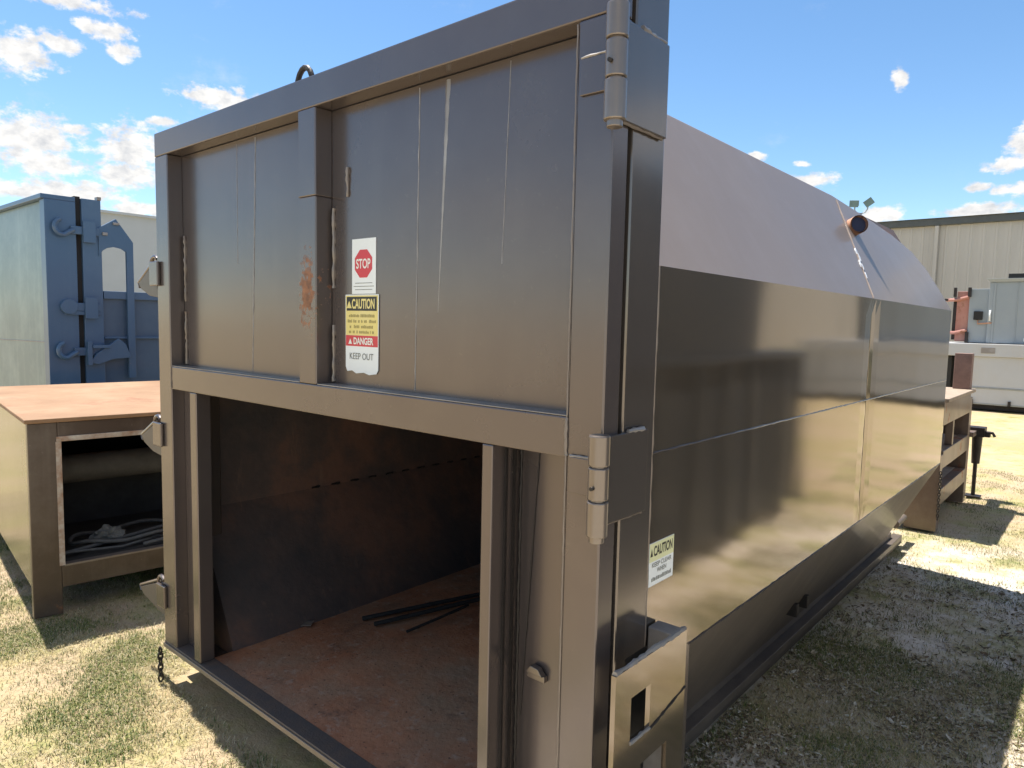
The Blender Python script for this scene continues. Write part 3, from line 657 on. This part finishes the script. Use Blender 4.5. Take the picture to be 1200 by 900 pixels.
# ------------------------------------------------------------------ neighbours standing across the aisle (seen mirrored in the glossy side)
def neighbour(name, x0, x1, y0, y1, h, mat, label, ribs=8):
    B = ((x0 + x1) / 2, (y0 + y1) / 2, 0); o = thing(name, B, label, 'container')
    MB().box(x0 + .03, x1 - .03, y0, y1, .12, h - .06).build('body', mat, o, base=B, bevel=.01)
    m = MB()
    for k in range(ribs):
        y = y0 + (y1 - y0 - .08) * k / (ribs - 1)
        m.box(x0 - .02, x0 + .0295, y, y + .08, .125, h - .0605)
    m.build('side_ribs', mat, o, base=B, bevel=.004)
    MB().box(x0 - .03, x1 + .03, y0 - .03, y1 + .03, h - .0595, h).build('top_rail', mat, o, base=B, bevel=.006)
    MB().box(x0 + .1, x0 + .22, y0, y1, 0, .1195).box(x1 - .22, x1 - .1, y0, y1, 0, .1195).build('skid', M['dark_steel'], o, base=B)
    return o
c1 = neighbour('waste_container', .36, 2.5, 2.6, 6.3, 1.42, paint('charcoal paint', (.026, .036, .052), (.022, .03, .044), metal=0, rough=(.5, .6), dustamt=.06), 'charcoal steel container with tall upper housing across the aisle facing the glossy brown wall')
MB().box(.40, 2.3, 2.62, 5.45, 1.4205, 2.5).build('upper_housing', bpy.data.materials['charcoal paint'], c1, base=(1.43, 4.45, 0), bevel=.01)
neighbour('waste_container', 2.6, 5.0, 18.5, 30, 1.10, paint('green paint', (.07, .12, .06), (.06, .10, .05), metal=0, rough=(.5, .6), dustamt=.08), 'low green steel container far down the aisle to the right', 14)
def shed(x0, x1, y0, y1, h, mat, label):
    B = ((x0 + x1) / 2, (y0 + y1) / 2, 0); o = thing('storage_building', B, label, 'building')
    MB().box(x0, x1, y0, y1, 0, h).build('wall', mat, o, base=B)
    m = MB(); y = y0 + .1
    while y < y1 - .1: m.box(x0 - .03, x0 - .0005, y, y + .06, .1, h - .1); y += .4
    m.build('cladding_ribs', mat, o, base=B)
    MB().box(x0 - .2, x1 + .2, y0 - .2, y1 + .2, h + .0005, h + .25).build('roof', M['eave'], o, base=B)
shed(12, 20, 33, 51, 8, M['beige'], 'tall beige metal shed far off to the right of the yard')
shed(12, 20, 56, 100, 8, plain('dark cladding', (.05, .055, .065), .7, 0, .1, 1, 0), 'long dark metal shed beyond the beige one on the right')

# ------------------------------------------------------------------ ground
def gz(x, y):
    v = Vector((x, y, 0)); return .018 * mnoise.noise(v * .9) + .010 * mnoise.noise(v * 3.1) + .006 * mnoise.noise(v * 9)
def axis(c0, c1, step, far):
    a = list(np.arange(c0, c1 + 1e-6, step)); d = step; lo = c0; hi = c1
    while hi < far: d *= 1.35; hi += d; a.append(hi)
    d = step
    while lo > -far: d *= 1.35; lo -= d; a.insert(0, lo)
    return a
gx = axis(-6.5, 1.2, .035, 220); gy = axis(.3, 9.5, .035, 220)
V = [(x, y, (gz(x, y) - .018) if (-9 < x < 4 and -3 < y < 14) else -.018) for y in gy for x in gx]
nx = len(gx); F = [(j * nx + i, j * nx + i + 1, (j + 1) * nx + i + 1, (j + 1) * nx + i) for j in range(len(gy) - 1) for i in range(nx - 1)]
t = NT('dry ground')
big = t.noise(.55, 6, .6); mid = t.noise(2.6, 8, .68, loc=(4, 2, 0)); fine = t.noise(38, 6, .72)
c = t.ramp(big, [(.32, (.47, .36, .255)), (.48, (.43, .325, .22)), (.66, (.38, .30, .16))])
sx = t.n('ShaderNodeSeparateXYZ'); t.l(t.tc.outputs['Object'], sx.inputs[0])          # leaf-strewn greyer soil east of the container, paled to lift its shade
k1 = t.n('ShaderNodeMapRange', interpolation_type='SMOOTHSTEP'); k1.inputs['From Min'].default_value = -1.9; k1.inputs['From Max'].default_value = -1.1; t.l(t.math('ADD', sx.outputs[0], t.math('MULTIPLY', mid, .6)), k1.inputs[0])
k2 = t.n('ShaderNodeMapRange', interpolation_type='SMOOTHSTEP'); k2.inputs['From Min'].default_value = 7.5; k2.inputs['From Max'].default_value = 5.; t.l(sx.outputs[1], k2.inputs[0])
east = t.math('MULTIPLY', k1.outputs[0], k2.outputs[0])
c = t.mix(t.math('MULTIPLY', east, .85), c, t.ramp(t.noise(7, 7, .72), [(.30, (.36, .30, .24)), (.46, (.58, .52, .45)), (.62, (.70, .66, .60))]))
c = t.mix(t.ramp(mid, [(.45, 0.), (.60, .75)]), c, (.35, .32, .13))
c = t.mix(t.ramp(mid, [(.57, 0.), (.68, .85)]), c, (.15, .175, .06))
c = t.mix(t.ramp(fine, [(.32, .45), (.46, 0.)]), c, (.30, .23, .14))
c = t.mix(t.ramp(t.noise(90, 3, .6), [(.62, 0.), (.72, .7)]), c, (.56, .47, .34))
t.set('Base Color', c); t.set('Roughness', .95); t.set('Specular IOR Level', .1)
bb = t.bump(t.noise(14, 8, .65), .012); t.bump(t.noise(120, 3, .6), .003, .7, bb)
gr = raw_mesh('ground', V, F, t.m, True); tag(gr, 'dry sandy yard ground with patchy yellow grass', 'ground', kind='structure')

# grass, straw, litter: nobody could count them
def in_foot(x, y):
    return (-3.1 < x < -1.13 and 1.30 < y < 5.5) or (-1.2 < x < -.84 and 1.25 < y < 1.8)
def blades(name, n, dens, h, w, mats, lean, area, label, cat, seed):
    rd = random.Random(seed); V, F, MI = [], [], []; cnt = 0; tries = 0
    while cnt < n and tries < n * 30:
        tries += 1
        x0, x1, y0, y1 = area[int(rd.random() ** 1.0 * len(area)) % len(area)]
        x = rd.uniform(x0, x1); y = rd.uniform(y0, y1)
        if in_foot(x, y): continue
        if rd.random() > dens(x, y): continue
        hh = h * rd.uniform(.5, 1.3); ww = w * rd.uniform(.6, 1.3); a = rd.uniform(0, 6.283); ln = lean * rd.uniform(.3, 1.2)
        d = Vector((math.cos(a), math.sin(a), 0)); s = Vector((-d.y, d.x, 0)) * ww; z = gz(x, y) - .02
        p = Vector((x, y, z)); m1 = p + d * hh * ln * .4 + Vector((0, 0, hh * .62)); e = p + d * hh * ln + Vector((0, 0, hh * max(.15, 1 - .45 * ln)))
        k = len(V); V += [p - s, p + s, m1 + s * .8, m1 - s * .8, e]; F += [(k, k + 1, k + 2, k + 3), (k + 3, k + 2, k + 4)]; mi = rd.randrange(len(mats)); MI += [mi, mi]; cnt += 1
    o = raw_mesh(name, V, F, mats[0])
    for m in mats[1:]: o.data.materials.append(m)
    o.data.polygons.foreach_set('material_index', MI); tag(o, label, cat, kind='stuff'); return o
def leafm(n, c):
    t = NT(n); t.set('Base Color', t.mix(t.noise(3, 2), c, tuple(v * .7 for v in c))); t.set('Roughness', .7); t.set('Specular IOR Level', .25); return t.m
gm = [leafm('grass green', (.14, .18, .05)), leafm('grass lime', (.26, .27, .08)), leafm('grass dark', (.10, .145, .05))]
sm = [leafm('straw', (.50, .40, .20)), leafm('straw pale', (.60, .52, .34)), leafm('straw dull', (.34, .27, .15))]
def dn(x, y, s, lo, hi, off): return min(1, max(0, (mnoise.fractal(Vector((x * s + off, y * s, off)), 1., 2., 4) * .5 + .5 - lo) / (hi - lo)))
AREA = [(-7.0, .8, -1.6, .9), (-7.5, -4.4, .2, 1.6), (-4.6, -1.7, .55, 2.2), (-4.2, -1.7, .55, 1.4), (-1.3, .2, 1.8, 5.5), (-1.2, 0, 1.8, 3.8), (-1.2, .1, 1.8, 4), (-1.6, .6, 5.5, 10), (-6, -3.1, .9, 3.5)]
blades('grass', 105000, lambda x, y: (min(1, max(0, (y + 1.6) / 1.6)) * min(1, max(0, (x + 7.5) / 2)) if x < -4.6 or y < .55 else (.55 if x > -1.3 and y < 5.6 else 1)) * dn(x, y, 1.7, .45, .64, 3.1) ** 1.4 + .07, .024, .0013, gm, 1.0, AREA, 'patchy short green grass over the dry ground', 'grass', 1)
blades('dry_grass', 125000, lambda x, y: (min(1, max(0, (y + 1.6) / 1.6)) * min(1, max(0, (x + 7.5) / 2)) if x < -4.6 or y < .55 else 1) * .5 if False else .2 + dn(x, y, 1.1, .36, .7, 8.2), .022, .0010, sm, 2.2, AREA, 'flattened straw-coloured dead grass', 'dry grass', 2)
rd = random.Random(11); V, F, MI = [], [], []
for k in range(24000):
    ar = [(-1.2, .2, 1.8, 5.4), (-1.2, .0, 1.9, 4.2), (-1.2, -.1, 1.9, 3.4)][k % 3]
    x, y = rd.uniform(*ar[:2]), rd.uniform(*ar[2:])
    if in_foot(x, y): continue
    if rd.random() > .14 + dn(x, y, 1.6, .40, .60, 5.5): continue
    s = rd.uniform(.003, .010) * (1.8 if rd.random() < .06 else 1); z = gz(x, y) - .014 + rd.uniform(0, .008); q_ = rd.uniform(.25, .7)
    mm = Matrix.Translation((x, y, z)) @ Matrix.Rotation(rd.uniform(0, 6.28), 4, 'Z') @ Matrix.Rotation(rd.uniform(-.7, .7), 4, 'X') @ Matrix.Rotation(rd.uniform(-.6, .6), 4, 'Y')
    i0 = len(V); pts = [(-1.5, 0), (-.8, -q_), (.3, -q_ * rd.uniform(.5, 1.2)), (1.4, rd.uniform(-.2, .2)), (.5, q_), (-.7, q_ * rd.uniform(.4, 1))]
    V += [mm @ Vector((s * a, s * b_, s * .2 * math.sin(a * 3))) for a, b_ in pts]; F.append(tuple(range(i0, i0 + 6))); MI.append(rd.randrange(4))
lm_ = [leafm('litter tan', (.48, .40, .29)), leafm('litter brown', (.20, .14, .09)), leafm('litter pale', (.62, .57, .48)), leafm('litter dark', (.16, .13, .09))]
o = raw_mesh('leaf_litter', V, F, lm_[0]); [o.data.materials.append(m) for m in lm_[1:]]; o.data.polygons.foreach_set('material_index', MI)
tag(o, 'scattered dead leaves and chips on the ground beside the container', 'litter', kind='stuff')

# ------------------------------------------------------------------ sky, sun, camera
W = bpy.data.worlds.new('World'); S.world = W; W.use_nodes = True; T = W.node_tree; T.nodes.clear()
def wn(t, **k):
    x = T.nodes.new(t)
    for a, v in k.items(): setattr(x, a, v)
    return x
def wm(op, a, b=None, c=None, clamp=False):
    x = wn('ShaderNodeMath', operation=op, use_clamp=clamp)
    for i, v in enumerate((a, b, c)):
        if v is None: continue
        if hasattr(v, 'is_output'): T.links.new(v, x.inputs[i])
        else: x.inputs[i].default_value = v
    return x.outputs[0]
EL = 70.; SUNV = Vector((-1, .10, 0)).normalized()      # horizontal direction towards the sun
sky = wn('ShaderNodeTexSky', sky_type='NISHITA'); sky.sun_disc = False; sky.sun_elevation = R(EL)
sky.sun_rotation = math.atan2(SUNV.x, SUNV.y) % (2 * math.pi)
sky.air_density = 1.0; sky.dust_density = .2; sky.ozone_density = 1.6; sky.altitude = 600
tc = wn('ShaderNodeTexCoord'); sep = wn('ShaderNodeSeparateXYZ'); T.links.new(tc.outputs['Generated'], sep.inputs[0])
az = wm('MULTIPLY', wm('ARCTAN2', sep.outputs[0], sep.outputs[1]), 57.2958); el = wm('MULTIPLY', wm('ARCSINE', sep.outputs[2]), 57.2958)
cv = wn('ShaderNodeCombineXYZ'); T.links.new(az, cv.inputs[0]); T.links.new(wm('MULTIPLY', el, 1.5), cv.inputs[1])
def wnoise(sc, det, rough, off):
    n = wn('ShaderNodeTexNoise'); n.inputs['Scale'].default_value = sc; n.inputs['Detail'].default_value = det; n.inputs['Roughness'].default_value = rough
    mp_ = wn('ShaderNodeMapping'); mp_.inputs['Location'].default_value = off; T.links.new(cv.outputs[0], mp_.inputs[0]); T.links.new(mp_.outputs[0], n.inputs['Vector']); return n.outputs['Fac']
CL = [(-75.04, 16.37, 1.74, 1.28), (-73.0, 17.38, 1.34, 0.62), (-71.41, 18.85, 0.69, 0.4), (-70.01, 18.62, 1.43, 0.61), (-69.27, 17.58, 0.93, 0.62), (-73.3, 19.95, 4.27, 0.43), (-74.75, 11.15, 2.8, 1.77), (-73.62, 9.87, 1.92, 0.96), (-72.34, 12.22, 0.89, 0.39), (-68.8, 11.27, 2.01, 1.8), (-69.1, 9.71, 2.11, 0.95), (-63.2, 15.54, 2.6, 0.75), (-75.55, 8.0, 2.76, 0.55), (-72.45, 8.14, 3.46, 0.84), (-68.36, 7.41, 2.15, 0.54), (-66.88, 13.49, 0.87, 0.38), (-18.44, 10.82, 1.99, 0.53), (-22.3, 12.7, 0.73, 0.31), (-12.91, 17.08, 0.47, 0.69), (-6.26, 11.0, 1.48, 0.46), (-5.51, 12.07, 0.91, 1.0), (-7.56, 8.14, 2.01, 0.53), (-7.9, 9.7, 0.63, 0.34), (-5.68, 9.35, 1.28, 0.41), (-13.68, 8.21, 1.52, 0.65), (-18.97, 12.04, 0.53, 0.23),
      (-40, 11, 5, 1.2), (-52, 9, 4, 1.0), (5, 12, 5, 1.6), (14, 8, 6, 1.3), (30, 15, 6, 2), (50, 10, 8, 2), (75, 14, 7, 2), (100, 10, 9, 2), (130, 16, 8, 2.5), (160, 9, 9, 1.6), (-170, 14, 8, 2.2), (-140, 9, 9, 1.8), (-110, 12, 8, 2), (-92, 8, 6, 1.5), (150, 32, 26, 8), (-160, 40, 30, 9), (110, 45, 30, 10), (-120, 30, 18, 6), (60, 38, 20, 7), (178, 60, 60, 9), (80, 66, 60, 8), (20, 48, 20, 7)]  # the large high clouds here are unseen, added as fill light
f1 = wnoise(.9, 9, .62, (3, 7, 0))
acc = None
for (a, e, ra, re) in CL:
    da = wm('DIVIDE', wm('SUBTRACT', az, a), ra * 1.22); de = wm('DIVIDE', wm('SUBTRACT', el, e), re * 1.22)
    v = wm('SUBTRACT', 1., wm('SQRT', wm('ADD', wm('MULTIPLY', da, da), wm('MULTIPLY', de, de))))
    acc = v if acc is None else wm('SMOOTH_MAX', acc, v, .12)
acc = wm('MAXIMUM', acc, -1.)
dens = wm('ADD', acc, wm('MULTIPLY', wm('SUBTRACT', f1, .5), 2.3))
mr = wn('ShaderNodeMapRange', interpolation_type='SMOOTHSTEP'); mr.inputs['From Min'].default_value = -.06; mr.inputs['From Max'].default_value = .55
T.links.new(dens, mr.inputs[0])
wisp = wn('ShaderNodeMapRange', interpolation_type='SMOOTHSTEP'); wisp.inputs['From Min'].default_value = .58; wisp.inputs['From Max'].default_value = .85; wisp.inputs['To Max'].default_value = .3
T.links.new(wnoise(.16, 8, .65, (11, 2, 0)), wisp.inputs[0])
cover = wm('MAXIMUM', mr.outputs[0], wisp.outputs[0])
sh = wn('ShaderNodeValToRGB'); sh.color_ramp.elements[0].position = .30; sh.color_ramp.elements[0].color = (2.55, 2.62, 2.75, 1); sh.color_ramp.elements[1].position = .62; sh.color_ramp.elements[1].color = (4.1, 4.0, 3.85, 1)
T.links.new(wnoise(.7, 6, .6, (3, 8.2, 0)), sh.inputs[0])
mx = wn('ShaderNodeMix', data_type='RGBA'); hs = wn('ShaderNodeHueSaturation'); hs.inputs['Saturation'].default_value = 1.15; hs.inputs['Value'].default_value = .70; hs.inputs['Hue'].default_value = .497; T.links.new(sky.outputs[0], hs.inputs['Color']); T.links.new(cover, mx.inputs[0]); T.links.new(hs.outputs[0], mx.inputs[6]); T.links.new(sh.outputs[0], mx.inputs[7])
bg = wn('ShaderNodeBackground'); bg.inputs[1].default_value = .085; T.links.new(mx.outputs[2], bg.inputs[0])
wo = wn('ShaderNodeOutputWorld'); T.links.new(bg.outputs[0], wo.inputs[0])

sd = bpy.data.lights.new('sun', 'SUN'); sd.energy = 2.9; sd.angle = R(.53); sd.color = (1, .95, .87)
so = bpy.data.objects.new('sun', sd); COL.objects.link(so)
to = Vector((SUNV.x * math.cos(R(EL)), SUNV.y * math.cos(R(EL)), math.sin(R(EL)))); so.rotation_euler = to.to_track_quat('Z', 'Y').to_euler(); so.location = (-6, 0, 12)

cd = bpy.data.cameras.new('camera'); cam = bpy.data.objects.new('camera', cd); COL.objects.link(cam); S.camera = cam
Rw = [[0.7575200564227472, 0.07259567207384661, -0.6487628476673308], [0.6524584814454216, -0.051497780071802134, 0.7560726874035398], [0.021477758430811046, -0.9960310472288616, -0.08637626322644953]]
Mc = Matrix(((Rw[0][0], -Rw[0][1], -Rw[0][2], 0), (Rw[1][0], -Rw[1][1], -Rw[1][2], 0), (Rw[2][0], -Rw[2][1], -Rw[2][2], 1.6), (0, 0, 0, 1)))
cam.matrix_world = Mc; cd.sensor_width = 36; cd.lens = 822.17 / 1200 * 36; cd.clip_start = .05; cd.clip_end = 2000

S.view_settings.view_transform = 'Standard'; S.view_settings.look = 'None'; S.view_settings.gamma = 1; S.view_settings.exposure = 1.7; S.view_settings.use_curve_mapping = False
S.cycles.use_denoising = True; S.cycles.max_bounces = 8; S.cycles.sample_clamp_indirect = 8
